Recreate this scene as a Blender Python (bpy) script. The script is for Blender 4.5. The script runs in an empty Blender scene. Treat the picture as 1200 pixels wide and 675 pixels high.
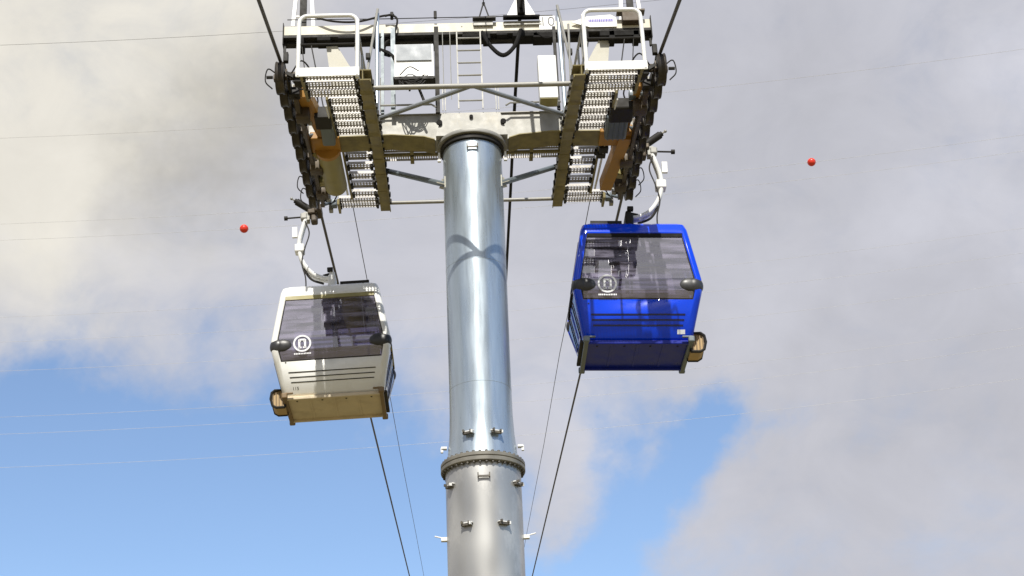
import bpy, bmesh, math, random
from mathutils import Vector, Matrix
random.seed(7)
S = bpy.context.scene
COL = S.collection
V = Vector

# ------------------------------------------------------------------ camera numbers
F_PX = 1759.04
PITCH, ROLL, YAW = 0.46154157, -0.04602563, -0.04102238
CAM = V((-0.3, -20.2, 1.6))          # the tower stands at the origin, ground at z = 0
cp, sp, cy_, sy_ = math.cos(PITCH), math.sin(PITCH), math.cos(YAW), math.sin(YAW)
FW = V((-sy_*cp, cy_*cp, sp)); RT0 = V((cy_, sy_, 0)); UP0 = RT0.cross(FW)
RT = RT0*math.cos(ROLL) + UP0*math.sin(ROLL)
UP = -RT0*math.sin(ROLL) + UP0*math.cos(ROLL)
def direction(px, py):               # a pixel of the 1200x675 photograph as a direction
    return (RT*((px-600)/F_PX) - UP*((py-337.5)/F_PX) + FW)
def at(px, py, Y):                   # ... as a point on the plane y = Y
    d = direction(px, py); return CAM + d*((Y-CAM.y)/d.y)

# ------------------------------------------------------------------ mesh builder
class MB:
    def __init__(s): s.v=[]; s.f=[]; s.sm=[]; s.prims=[]
    def add(s, vs, fs, smooth=False):
        o=len(s.v); f0=len(s.f); s.v += [tuple(v) for v in vs]; s.prims.append((o,len(s.v),f0,f0+len(fs)))
        s.f += [tuple(i+o for i in f) for f in fs]; s.sm += [smooth]*len(fs); return s
    def box(s, c, d, M=None):
        c=V(c); vs=[]
        for x in (-.5,.5):
            for y in (-.5,.5):
                for z in (-.5,.5):
                    p=V((x*d[0],y*d[1],z*d[2]))
                    if M is not None: p = M @ p
                    vs.append(c+p)
        return s.add(vs, [(0,1,3,2),(4,6,7,5),(0,4,5,1),(2,3,7,6),(0,2,6,4),(1,5,7,3)])
    def bbox(s, c, d, M=None, b=.01):        # bevelled box
        c=V(c); h=[k/2 for k in d]; b=min(b,min(h)*.95); bm=bmesh.new()
        bmesh.ops.create_cube(bm,size=1)
        for v in bm.verts: v.co=V((v.co.x*d[0],v.co.y*d[1],v.co.z*d[2]))
        bmesh.ops.bevel(bm,geom=list(bm.edges),offset=b,segments=2,affect='EDGES',profile=.5)
        bm.verts.index_update()
        vs=[c+((M @ v.co) if M is not None else v.co) for v in bm.verts]
        fs=[tuple(v.index for v in f.verts) for f in bm.faces]; bm.free()
        return s.add(vs,fs)
    def bar(s, p, q, w, h, up=(0,0,1)):      # rectangular bar from p to q
        p=V(p);q=V(q);d=(q-p);L=d.length;d.normalize();u=V(up)
        x=d.cross(u)
        if x.length<1e-4: x=d.cross(V((0,1,0)))
        x.normalize(); u=x.cross(d)
        M=Matrix((x,d,u)).transposed()
        return s.box((p+q)/2,(w,L,h),M)
    def tube(s, path, r, n=8, caps=True):
        path=[V(p) for p in path]; N=len(path); rs=r if isinstance(r,(list,tuple)) else [r]*N
        vs=[];fs=[]; prev=None
        for i,p in enumerate(path):
            a=path[max(i-1,0)]; b=path[min(i+1,N-1)]; d=(b-a).normalized()
            if prev is None:
                u=V((0,0,1)) if abs(d.z)<.9 else V((0,1,0)); x=d.cross(u).normalized()
            else:
                x=(prev-d*prev.dot(d)).normalized()
            prev=x; y=d.cross(x)
            for k in range(n):
                t=2*math.pi*k/n; vs.append(p+(x*math.cos(t)+y*math.sin(t))*rs[i])
        for i in range(N-1):
            for k in range(n):
                fs.append((i*n+k,i*n+(k+1)%n,(i+1)*n+(k+1)%n,(i+1)*n+k))
        s.add(vs,fs,True)
        if caps:
            s.add(vs[:n][::-1],[tuple(range(n))]); s.add(vs[-n:],[tuple(range(n))])
        return s
    def lathe(s, prof, c=(0,0,0), n=48, M=None):   # prof: (r,z)
        c=V(c); vs=[];fs=[];m=len(prof)
        for k in range(n):
            t=2*math.pi*k/n
            for r,z in prof:
                p=V((r*math.cos(t),r*math.sin(t),z))
                if M is not None: p=M@p
                vs.append(c+p)
        for k in range(n):
            for j in range(m-1):
                a=k*m+j;b=((k+1)%n)*m+j
                fs.append((a,b,b+1,a+1))
        return s.add(vs,fs,True)
    def prism(s, poly, a, b, f):             # poly of (u,w), f(u,w,t)->point, t=a..b
        n=len(poly); vs=[f(u,w,a) for u,w in poly]+[f(u,w,b) for u,w in poly]
        fs=[tuple(range(n)),tuple(range(2*n-1,n-1,-1))]+[(i,i+n,(i+1)%n+n,(i+1)%n) for i in range(n)]
        return s.add(vs,fs)
    def ellipsoid(s,c,r,n=20,m=12,M=None):
        c=V(c);vs=[];fs=[]
        for j in range(m+1):
            ph=math.pi*j/m
            for k in range(n):
                t=2*math.pi*k/n
                p=V((r[0]*math.sin(ph)*math.cos(t),r[1]*math.sin(ph)*math.sin(t),r[2]*math.cos(ph)))
                if M is not None:p=M@p
                vs.append(c+p)
        for j in range(m):
            for k in range(n):
                fs.append((j*n+k,(j+1)*n+k,(j+1)*n+(k+1)%n,j*n+(k+1)%n))
        return s.add(vs,fs,True)
    def build(s, name, mat, parent=None, angle=35, fix=True):
        me=bpy.data.meshes.new(name); me.from_pydata(s.v,[],s.f)
        me.polygons.foreach_set('use_smooth',s.sm); me.materials.append(mat); me.update()
        if fix:
            bm=bmesh.new(); bm.from_mesh(me); bmesh.ops.remove_doubles(bm,verts=bm.verts,dist=1e-5)
            bmesh.ops.recalc_face_normals(bm,faces=bm.faces); bm.to_mesh(me); bm.free()
        if any(s.sm): me.set_sharp_from_angle(angle=math.radians(angle))
        o=bpy.data.objects.new(name,me); COL.objects.link(o)
        if parent is not None: o.parent=parent
        return o
def tag(o,label=None,cat=None,group=None,kind=None):
    for k,v in (('label',label),('category',cat),('group',group),('kind',kind)):
        if v: o[k]=v
    return o
def empty(name,loc,rot=(0,0,0)):
    o=bpy.data.objects.new(name,None); COL.objects.link(o); o.location=loc; o.rotation_euler=rot
    o.empty_display_size=.3; return o
def curve(pts,n=6):                         # Catmull-Rom through the points
    pts=[V(p) for p in pts]; P=[pts[0]*2-pts[1]]+pts+[pts[-1]*2-pts[-2]]; out=[]
    for i in range(1,len(P)-2):
        for k in range(n):
            t=k/n; a,b,c,d=P[i-1],P[i],P[i+1],P[i+2]
            out.append(.5*((2*b)+(c-a)*t+(2*a-5*b+4*c-d)*t*t+(3*b-a-3*c+d)*t**3))
    out.append(pts[-1]); return out
def text_mesh(body,size,name,mat,parent,loc,M,depth=.002,bold=0.0,sx=1.0):
    cu=bpy.data.curves.new('t','FONT'); cu.body=body; cu.size=size; cu.extrude=depth; cu.offset=bold
    cu.align_x='CENTER'; cu.align_y='CENTER'; cu.resolution_u=3
    to=bpy.data.objects.new('t',cu); COL.objects.link(to)
    dg=bpy.context.evaluated_depsgraph_get(); me=bpy.data.meshes.new_from_object(to.evaluated_get(dg))
    bpy.data.objects.remove(to); me.name=name
    for v in me.vertices: v.co=V(loc)+M@V((v.co.x*sx,v.co.y,v.co.z))
    me.materials.clear(); me.materials.append(mat)
    o=bpy.data.objects.new(name,me); COL.objects.link(o); o.parent=parent; return o

# ------------------------------------------------------------------ materials
def material(name,col,rough=.5,metal=0.,vary=.15,scale=6.,bump=0.,coat=0.,stretch=(1,1,1),rv=.1,dirt=None,spec=.5,detail=5):
    m=bpy.data.materials.new(name); m.use_nodes=True; nt=m.node_tree; N=nt.nodes; L=nt.links
    b=N['Principled BSDF']; b.inputs['Metallic'].default_value=metal; b.inputs['Roughness'].default_value=rough
    b.inputs['Coat Weight'].default_value=coat; b.inputs['Coat Roughness'].default_value=.06
    b.inputs['Specular IOR Level'].default_value=spec
    tc=N.new('ShaderNodeTexCoord'); mp=N.new('ShaderNodeMapping'); mp.inputs['Scale'].default_value=stretch
    L.new(tc.outputs['Object'],mp.inputs[0])
    n=N.new('ShaderNodeTexNoise'); n.inputs['Scale'].default_value=scale; n.inputs['Detail'].default_value=detail
    L.new(mp.outputs[0],n.inputs['Vector'])
    r=N.new('ShaderNodeMapRange'); r.inputs[1].default_value=.3; r.inputs[2].default_value=.7
    r.inputs[3].default_value=1-vary; r.inputs[4].default_value=1+vary; L.new(n.outputs['Fac'],r.inputs[0])
    mx=N.new('ShaderNodeMix'); mx.data_type='RGBA'; mx.blend_type='MULTIPLY'; mx.inputs[0].default_value=1
    mx.inputs[6].default_value=(*col,1); L.new(r.outputs[0],mx.inputs[7]); last=mx.outputs[2]
    if dirt:
        n2=N.new('ShaderNodeTexNoise'); n2.inputs['Scale'].default_value=scale*.37; n2.inputs['Detail'].default_value=8
        n2.inputs['Roughness'].default_value=.7; L.new(mp.outputs[0],n2.inputs['Vector'])
        r2=N.new('ShaderNodeMapRange'); r2.inputs[1].default_value=.52; r2.inputs[2].default_value=.72; r2.inputs[4].default_value=dirt[1]
        L.new(n2.outputs['Fac'],r2.inputs[0]); m2=N.new('ShaderNodeMix'); m2.data_type='RGBA'
        L.new(r2.outputs[0],m2.inputs[0]); L.new(last,m2.inputs[6]); m2.inputs[7].default_value=(*dirt[0],1); last=m2.outputs[2]
    L.new(last,b.inputs['Base Color'])
    rr=N.new('ShaderNodeMapRange'); rr.inputs[1].default_value=.3; rr.inputs[2].default_value=.7
    rr.inputs[3].default_value=max(rough-rv,.02); rr.inputs[4].default_value=rough+rv
    L.new(n.outputs['Fac'],rr.inputs[0]); L.new(rr.outputs[0],b.inputs['Roughness'])
    if bump:
        bp=N.new('ShaderNodeBump'); bp.inputs['Strength'].default_value=bump; bp.inputs['Distance'].default_value=.01
        L.new(n.outputs['Fac'],bp.inputs['Height']); L.new(bp.outputs[0],b.inputs['Normal'])
    return m
def glass_material(name,tint,gloss=.12,rough=.02):
    m=bpy.data.materials.new(name); m.use_nodes=True; nt=m.node_tree; N=nt.nodes; L=nt.links
    N.remove(N['Principled BSDF']); out=N['Material Output']
    t=N.new('ShaderNodeBsdfTransparent'); t.inputs[0].default_value=(*tint,1)
    g=N.new('ShaderNodeBsdfGlossy'); g.inputs['Roughness'].default_value=rough; g.inputs[0].default_value=(.95,.95,1,1)
    lw=N.new('ShaderNodeFresnel'); lw.inputs[0].default_value=1.5
    ad=N.new('ShaderNodeMath'); ad.operation='ADD'; ad.inputs[1].default_value=gloss; ad.use_clamp=True; L.new(lw.outputs[0],ad.inputs[0])
    mx=N.new('ShaderNodeMixShader'); L.new(ad.outputs[0],mx.inputs[0]); L.new(t.outputs[0],mx.inputs[1]); L.new(g.outputs[0],mx.inputs[2])
    # dusty film on the pane, haze and reflection streaks put into its colour
    tc=N.new('ShaderNodeTexCoord'); mp=N.new('ShaderNodeMapping'); mp.inputs['Scale'].default_value=(1.2,1.2,9); L.new(tc.outputs['Object'],mp.inputs[0])
    n=N.new('ShaderNodeTexNoise'); n.inputs['Scale'].default_value=1.6; n.inputs['Detail'].default_value=5; L.new(mp.outputs[0],n.inputs['Vector'])
    r=N.new('ShaderNodeMapRange'); r.inputs[1].default_value=.35; r.inputs[2].default_value=.68; r.inputs[3].default_value=.05; r.inputs[4].default_value=.42; L.new(n.outputs['Fac'],r.inputs[0])
    df=N.new('ShaderNodeBsdfDiffuse'); df.inputs[0].default_value=(.44,.41,.55,1)
    m2=N.new('ShaderNodeMixShader'); L.new(r.outputs[0],m2.inputs[0]); L.new(mx.outputs[0],m2.inputs[1]); L.new(df.outputs[0],m2.inputs[2])
    L.new(m2.outputs[0],out.inputs[0]); return m
M_={}
M_['tube']=material('galvanised tube',(.44,.51,.57),.30,.64,.10,2.2,.03,stretch=(5,5,.5),rv=.07,dirt=((.40,.42,.42),.5))
M_['tube_low']=material('dull galvanised tube',(.44,.44,.43),.40,.55,.20,1.7,.05,stretch=(1.2,1.2,.6),rv=.14,dirt=((.72,.71,.68),.95),detail=1)
M_['galv']=material('galvanised steel',(.34,.335,.31),.55,.25,.14,7,.05,rv=.1,dirt=((.34,.30,.22),.5))
M_['galv_dull']=material('weathered and shade-toned galvanised steel',(.26,.22,.10),.6,.2,.30,6,.05,dirt=((.25,.21,.12),.5))  # underside shade and warm bounce are put into this olive brown
M_['grate']=material('grating steel',(.50,.48,.46),.5,.2,.2,9,.04,dirt=((.22,.19,.13),.7))
M_['cream']=material('cream paint',(.66,.62,.50),.5,0,.05,5,.02,dirt=((.55,.50,.38),.25))
M_['cream_dull']=material('weathered cream paint',(.52,.50,.42),.55,0,.12,5,.03,dirt=((.36,.34,.27),.5))
M_['white']=material('white paint',(.82,.82,.80),.4,0,.04,8,.0,dirt=((.6,.58,.5),.25))
M_['cab_white']=material('white lacquer',(.86,.86,.83),.28,0,.02,3,.0,coat=.5,dirt=((.70,.66,.56),.2),rv=.05)
M_['cab_blue']=material('blue lacquer',(.001,.055,.74),.16,.0,.04,3,.0,coat=.5,spec=.3,rv=.04)
M_['navy']=material('dark navy plastic',(.012,.018,.10),.3,0,.1,5,0,coat=.4)
M_['navy_floor']=material('navy moulded floor',(.012,.025,.30),.35,0,.15,4,.02,spec=.25)
M_['tan']=material('tan moulded floor',(.64,.54,.38),.55,0,.08,4,.03,dirt=((.26,.19,.10),.5))
M_['brown']=material('brown moulded plastic',(.20,.13,.06),.5,0,.1,6,.02)
M_['tan_dark']=material('dusty tan plastic',(.48,.33,.15),.55,0,.1,6,.02)
M_['orange']=material('orange primer',(.44,.22,.04),.55,0,.12,6,.03,dirt=((.30,.15,.03),.6))
M_['olive']=material('olive paint',(.33,.29,.12),.55,0,.1,5,.03,dirt=((.2,.17,.07),.5))
M_['black']=material('black rubber',(.010,.009,.008),.75,0,.2,10,.02,spec=.2)
M_['dark']=material('dark painted steel',(.022,.020,.017),.6,0,.2,8,.03,spec=.3)
M_['rust']=material('brown oiled steel',(.075,.055,.035),.55,.2,.25,9,.04,dirt=((.26,.22,.15),.6))
M_['bracket']=material('grey brown steel bracket',(.11,.10,.085),.55,.2,.25,12,.03,dirt=((.3,.27,.2),.6))
M_['flange']=material('dull mast flange',(.20,.19,.165),.55,.3,.2,5,.04,dirt=((.32,.29,.22),.5))
M_['sheave']=material('oily sheave wheel',(.040,.032,.024),.5,.2,.3,14,.03,dirt=((.16,.13,.08),.6))
M_['bumper']=material('charcoal moulded rubber',(.035,.035,.037),.38,0,.15,10,.02)
M_['slate']=material('blue grey paint',(.16,.19,.21),.45,.2,.08,7,.02)
M_['grey']=material('mid grey paint',(.27,.29,.31),.5,.1,.06,5,.02)
M_['paleblue']=material('pale blue galvanised',(.50,.56,.62),.4,.5,.08,8,.02)
M_['rope']=material('steel wire rope',(.085,.075,.06),.55,.5,.25,30,.1)
M_['alu']=material('weathered aluminium wire',(.62,.62,.62),.5,.4,.1,1,0)
M_['wire_mid']=material('mid-toned aluminium wire',(.52,.51,.50),.55,.3,.1,1,0)  # tone between the pale and the silhouetted wire
M_['wire_dark']=material('silhouette-dark wire',(.14,.13,.12),.6,.2,.1,1,0)  # silhouette against bright cloud put into a darker colour
M_['red']=material('red marker paint',(.80,.05,.025),.35,0,.06,6,0)
M_['logo']=material('white film',(.85,.86,.88),.5,0,.02,5,0)
M_['purple']=material('purple lettering',(.08,.05,.42),.5,0,.1,30,0)
M_['ink']=material('dark lettering',(.04,.04,.045),.5,0,.05,30,0)
M_['interior']=material('cabin interior lining',(.10,.085,.075),.6,0,.1,6,0)
M_['seat']=material('cabin seat',(.58,.54,.58),.5,0,.1,6,0)
M_['ground']=material('dry grass and sandy soil',(.17,.14,.065),.9,0,.35,.15,.3,dirt=((.09,.10,.04),.6))
M_['concrete']=material('concrete',(.38,.37,.34),.85,0,.12,3,.1)
M_['glass_w']=glass_material('tinted cabin glass',(.46,.42,.56),.18,.01)
M_['glass_b']=glass_material('tinted window glass',(.44,.40,.52),.18,.01)

# ------------------------------------------------------------------ ground
def ground():
    xs=[-3000,-600,-150,-50,-20,0,20,50,150,600,3000]; ys=[-3000,-600,-200,-90,-60,-40,-24,-10,0,20,60,150,600,3000]
    def z(y): 
        t=max(0,-(y+24)); return -min(.30*t,20)
    vs=[(x,y,z(y)) for y in ys for x in xs]; n=len(xs)
    fs=[(j*n+i,j*n+i+1,(j+1)*n+i+1,(j+1)*n+i) for j in range(len(ys)-1) for i in range(n-1)]
    m=MB(); m.add(vs,fs,True); return m.build('ground',M_['ground'])
tag(ground(),kind='structure')

# ------------------------------------------------------------------ rope line
Z_N=lambda y: 14.751+.2784*(y+.6)
Z_F=lambda y: 14.696+.1156*(y+.6)
RA,RB,RC=V((-2.2,Z_N(-2.2))),V((-.94,14.657)),V((3.1,Z_F(3.1)))
def rope_arc(n=16):
    return [(RA*(1-t)**2+RB*2*t*(1-t)+RC*t*t) for t in [i/n for i in range(n+1)]]
def rope_z(y):
    if y<RA.x: return Z_N(y)
    if y>RC.x: return Z_F(y)
    a=rope_arc(60)
    for p,q in zip(a,a[1:]):
        if p.x<=y<=q.x: return p.y+(q.y-p.y)*(y-p.x)/(q.x-p.x)
    return RC.y
GX=2.75
def rope_path(s):
    p=[(s*GX,-62,Z_N(-62))]+[(s*GX,y,Z_N(y)) for y in (-40,-20,-8,-4)]
    p+=[(s*GX,a.x,a.y) for a in rope_arc()]
    def zf(y): return Z_F(y)+ (y-3.1)**2*1.2e-5
    p+=[(s*GX,y,zf(y)) for y in (6,10,20,35,60,100,160,240,330)]
    return p

# ------------------------------------------------------------------ tower
T=empty('lift_tower',(0,0,0))
tag(T,'galvanised steel cable car tower with round mast, crossarm and catwalks on top','lift tower')
def part(mb,name,mat,parent=T,whole=False,**k):
    """one mesh per separate piece: primitives that touch stay together"""
    if whole or len(mb.prims)<2: return mb.build(name,M_[mat],parent,**k)
    P=mb.prims; bb=[]
    for (v0,v1,f0,f1) in P:
        q=mb.v[v0:v1]; bb.append([min(p[i] for p in q)-.012 for i in range(3)]+[max(p[i] for p in q)+.012 for i in range(3)])
    par=list(range(len(P)))
    def find(i):
        while par[i]!=i: i=par[i]
        return i
    for i in range(len(P)):
        for j in range(i):
            a,b=bb[i],bb[j]
            if all(a[k]<=b[k+3] and b[k]<=a[k+3] for k in range(3)): par[find(i)]=find(j)
    groups={}
    for i in range(len(P)): groups.setdefault(find(i),[]).append(i)
    first=None
    for g in groups.values():
        m=MB()
        for i in g:
            v0,v1,f0,f1=P[i]; o=len(m.v); m.v+=mb.v[v0:v1]; m.f+=[tuple(x-v0+o for x in f) for f in mb.f[f0:f1]]; m.sm+=mb.sm[f0:f1]
        o=m.build(name,M_[mat],parent,**k); first=first or o
    return first

up=part(MB().lathe([(.0,14.02),(.46,14.02),(.462,13.0),(.455,11.0),(.452,9.95),(.455,9.6),(.468,9.3),(.512,8.86),(0,8.86)],n=96),'upper_tube','tube')
for z,rr in ((11.95,.4585),(9.98,.4525)):
    part(MB().lathe([(rr-.004,z-.010),(rr+.002,z-.003),(rr+.002,z+.003),(rr-.004,z+.010)],n=96),'weld_seam','tube')
lo=part(MB().lathe([(0,8.725),(.535,8.725),(.535,8.2),(.525,5.0),(.60,.35),(0,.35)],n=96),'lower_tube','tube_low')
fl=part(MB().lathe([(0,8.73),(.592,8.73),(.60,8.74),(.60,8.785),(.592,8.795),(.0,8.795)],n=96),'flange','flange')
fu=part(MB().lathe([(0,8.80),(.592,8.80),(.60,8.81),(.60,8.85),(.592,8.86),(.0,8.86)],n=96),'flange','flange')
for k in range(40):
    a=2*math.pi*(k+.5)/40; c=(.568*math.cos(a),.568*math.sin(a),0)
    m=MB(); m.lathe([(0,8.885),(.013,8.885),(.013,8.70),(0,8.70)],c,6); m.lathe([(.0,8.88),(.020,8.88),(.020,8.862),(0,8.862)],c,6); m.lathe([(.0,8.708),(.020,8.708),(.020,8.728),(0,8.728)],c,6)
    part(m,'flange_bolt','bracket',fu)
part(MB().lathe([(0,0),(.95,0),(.95,.30),(.9,.35),(0,.35)],n=48),'footing','concrete')
# head flange of the mast
part(MB().lathe([(0,14.03),(.50,14.03),(.50,14.09),(0,14.09)],n=80),'head_flange','dark')  # dark ring: shadow gap under the head flange put into the colour
part(MB().lathe([(0,14.11),(.54,14.11),(.545,14.12),(.545,14.16),(.54,14.17),(0,14.17)],n=80),'head_flange','galv')

# ladder lugs round the mast
def lug(ang,z,kind):
    r={'u':.46,'c':.50,'l':.53}.get(kind,.5)
    r=.462 if z>9.9 else (.525-(z-8.86)*.07 if z>8.86 else .533)
    R=Matrix.Rotation(math.radians(ang),3,'Z')     # ang 0 faces the camera (-Y)
    def P(x,y,zz): return R@V((x,-(r+y),z+zz))
    m=MB()
    if kind=='bracket':        # flat U bracket
        m.box(P(0,.035,0),(.16,.014,.028),R); m.box(P(-.08,.025,.02),(.016,.06,.06),R); m.box(P(.08,.025,.02),(.016,.06,.06),R); part(m,'mast_bracket','bracket')
    elif kind=='clamp':
        m.box(P(0,.03,-.01),(.15,.05,.025),R); m.box(P(-.055,.05,.02),(.02,.07,.035),R); m.box(P(.05,.05,.015),(.02,.06,.03),R); o=part(m,'mast_bracket','bracket')
        w=MB(); w.box(P(0,.02,.022),(.17,.04,.014),R); w.box(P(.07,.06,.0),(.02,.04,.04),R); part(w,'bracket_plate','white',o)
    elif kind=='side':
        m.box(P(0,.04,0),(.08,.08,.03),R); m.box(P(0,.07,-.03),(.05,.035,.07),R); part(m,'mast_bracket','white')
    elif kind=='rod':
        m.box(P(0,.04,0),(.08,.08,.05),R); m.tube([P(0,.05,.02),P(0,.17,.05)],.010); part(m,'mast_bracket','white')
lug(0,13.86,'bracket')
for a in (-22,22): lug(a,9.17,'clamp')
for a in (-88,88): lug(a,9.12,'side')
lug(0,8.50,'bracket')
for a in (-58,58): lug(a,8.46,'clamp')
for a in (-27,27): lug(a,7.84,'clamp')
for a in (-88,88): lug(a,7.78,'rod')

# crossarm: box girder, deeper at the mast
def cross(half):
    m=MB(); poly=[(-2.55,14.28),(-1.25,14.305),(-.75,14.26),(-.50,14.17),(.50,14.17),(.75,14.26),(1.25,14.305),(2.55,14.28),(2.55,14.62),(1.5,14.66),(-1.5,14.66),(-2.55,14.62)]
    m.prism(poly,-half,half,lambda u,w,t:V((u,t,w)))
    return m
ca=part(cross(.17),'crossarm','galv')
m=MB(); m.box((0,0,14.668),(3.1,.40,.012)); part(m,'crossarm_flange','galv',ca)
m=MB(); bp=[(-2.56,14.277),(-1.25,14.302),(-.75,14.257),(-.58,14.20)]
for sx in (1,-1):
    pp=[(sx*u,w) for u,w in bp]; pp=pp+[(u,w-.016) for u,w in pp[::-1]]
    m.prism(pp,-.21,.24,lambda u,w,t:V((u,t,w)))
part(m,'underside_shade_plate','galv_dull',ca)  # added plate; the crossarm's underside shade is put into its colour
m=MB()
m.prism([(-.56,14.19),(-.42,14.19),(.42,14.19),(.56,14.19),(.46,14.60),(-.46,14.60)],-.30,-.172,lambda u,w,t:V((u,t,w)))
part(m,'head_box','galv',ca)
m=MB()
for x in (-.50,.50): m.lathe([(0,0),(.045,0),(.045,.03),(0,.03)],(x*1.0,-.305,14.42),20,Matrix.Rotation(math.radians(90),3,'X'))
m.lathe([(0,0),(.03,0),(.03,.03),(0,.03)],(0,-.305,14.52),12,Matrix.Rotation(math.radians(90),3,'X'))
part(m,'lifting_hole','black',ca)
m=MB()
for s in (-1,1):
    for i in range(3): m.lathe([(0,0),(.02,0),(.02,.03),(0,.03)],(s*1.42,-.175,14.36+.1*i),8,Matrix.Rotation(math.radians(90),3,'X'))
part(m,'crossarm_bolt','dark',ca)

# catwalks
def cz(y): return 14.28+ (.243*y if y<0 else .125*y)
for s in (-1,1):
    bm_=MB()
    for (a,b) in ((-2.78,0),(0,2.72)):
        A=V((s*1.5,a,cz(a)-.03));B=V((s*1.5,b,cz(b)-.03))
        bm_.bar(A,B,.175,.018); bm_.bar(A+V((0,0,.16)),B+V((0,0,.16)),.175,.014)
        bm_.bar(A+V((s*.03,0,.08)),B+V((s*.03,0,.08)),.016,.15)
        bm_.bar(A+V((-s*.080,0,-.012)),B+V((-s*.080,0,-.012)),.014,.04)
    for y in (-2.3,-1.7,-1.1,-.5,.6,1.2,1.9): # splice plates
        bm_.box((s*1.5,y,cz(y)-.045),(.19,.10,.012))
    cw=part(bm_,'catwalk_beam','galv_dull')
    # bolts/clips under the beam
    m=MB()
    for i in range(17):
        y=-2.6+.31*i
        for dx in (-.10,.10): m.box((s*1.5+dx,y,cz(y)-.01),(.035,.06,.07))
    part(m,'beam_clip','dark',cw)
    # outer stringer
    m=MB(); m.bar((s*2.38,-2.78,cz(-2.78)+.06),(s*2.38,-1.85,cz(-1.85)+.06),.04,.08)
    m.bar((s*2.11,-1.9,cz(-1.9)+.05),(s*2.11,-.2,cz(-.2)+.05),.03,.07); m.bar((s*2.06,.2,cz(.2)+.05),(s*2.06,2.3,cz(2.3)+.05),.03,.07)
    m.bar((s*2.30,2.33,cz(2.33)),(s*2.30,2.76,cz(2.76)),.04,.10)
    part(m,'outer_stringer','galv_dull',cw)
    # treads
    ys=[-2.70,-2.37,-2.04,-1.71,-1.38,-1.05,-.72,-.39, .30,.66,1.04,1.42,1.80,2.18,2.44,2.66]
    for i,y in enumerate(ys):
        x0=1.62; x1=2.36 if y<-1.9 else (2.09 if y<0 else 2.03)
        if y>2.3: x1=2.29
        w=.175; z=cz(y)+.105+random.uniform(-.004,.004)
        m=MB(); cx=s*(x0+x1)/2; L=x1-x0
        m.box((cx,y-w/2,z-.012),(L,.006,.045)); m.box((cx,y+w/2,z-.012),(L,.006,.045))
        n=max(int(L/.046),4)
        for j in range(n+1):                        # serrated plank: cross ribs with teeth
            x=s*(x0+L*j/n)
            m.box((x,y,z),(.020,w,.007))
            m.box((x,y-w*.25,z-.008),(.024,.05,.012)); m.box((x,y+w*.25,z-.008),(.024,.05,.012))
            m.box((x,y-w/2-.004,z-.038),(.020,.007,.016))
        for dy in (-.5,-.17,.17,.5): m.box((cx,y+w*dy*.9,z+.006),(L,.02,.006))
        part(m,'tread','grate',cw,whole=True).rotation_euler=(0,0,0)
        e=MB()
        for x in (x0+.02,x1-.01): e.box((s*x,y,z-.045),(.04,w*.8,.06))
        part(e,'tread_cleat','dark',cw) if i%1==0 else None
    # guard hoop at the near end
    y=-2.84; z0=cz(-2.84)-.0; xi,xo=1.60,2.42; zt=z0+1.04
    def hoop(yy,z0,zt,r): 
        pts=[(s*xi,yy,z0),(s*xi,yy,zt-.14)]
        for k in range(1,5): a=math.pi/2*k/4; pts.append((s*(xi+.12-.12*math.cos(a)),yy,zt-.12+.12*math.sin(a)))
        for k in range(0,4): a=math.pi/2*k/4; pts.append((s*(xo-.12+.12*math.sin(a)),yy,zt-.12+.12*math.cos(a)))
        pts+= [(s*xo,yy,zt-.14),(s*xo,yy,z0)]
        return MB().tube(pts,r,10)
    g=part(hoop(y,z0+.02,zt,.030),'guard_hoop','white')
    part(MB().box((s*(xi+xo)/2,y-.01,z0+.075),(xo-xi+.06,.02,.14)),'toe_board','white',g)
    part(MB().tube([(s*xi,y,z0+.55),(s*xo,y,z0+.55)],.014,6),'mid_rail','dark',g)
    part(MB().box((s*xi,y+.02,z0+.48),(.05,.05,.98)),'hoop_post','white',g)
    m=MB()
    for yy in (-2.2,-1.5,-.8): m.tube([(s*1.63,yy,cz(yy)),(s*1.63,yy,cz(yy)+1.0)],.02,8)
    m.tube([(s*1.63,-2.82,cz(-2.82)+1.0),(s*1.63,-.7,cz(-.7)+1.0)],.02,8)
    m.tube([(s*1.63,-2.82,cz(-2.82)+.5),(s*1.63,-.7,cz(-.7)+.5)],.014,8)
    part(m,'handrail','galv')
    # braces from the mast to the catwalk
    m=MB(); A=V((s*.42,-.05,13.45)); B=V((s*1.40,1.35,cz(1.35)+.12)); m.tube([A,B],.046,10); br=part(m,'mast_brace','slate')
    d=(B-A).normalized()
    part(MB().bar(A-d*.08,A+d*.20,.13,.015).bar(A-d*.08,A+d*.17,.015,.16).box(A+d*.02+V((0,-.05,-.02)),(.03,.16,.20)),'brace_lug','cream_dull',br); part(MB().bar(B-d*.10,B+d*.05,.09,.08),'brace_lug','dark',br)
    # thin lower tie to the far end
# transverse tie bars and near V bracing
part(MB().tube([(-1.42,-2.2,13.82),(1.42,-2.2,13.82)],.038,12),'tie_bar','galv')
part(MB().tube([(-1.42,2.45,cz(2.45)),(1.42,2.45,cz(2.45))],.032,12),'tie_bar','galv')
for s in (-1,1):
    m=MB(); m.tube([(s*.05,-2.18,13.82),(s*1.43,-.80,14.20)],.036,10); part(m,'diagonal_brace','grey')
    part(MB().box((s*1.44,-2.2,13.80),(.05,.14,.16)),'end_plate','galv_dull')

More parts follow.
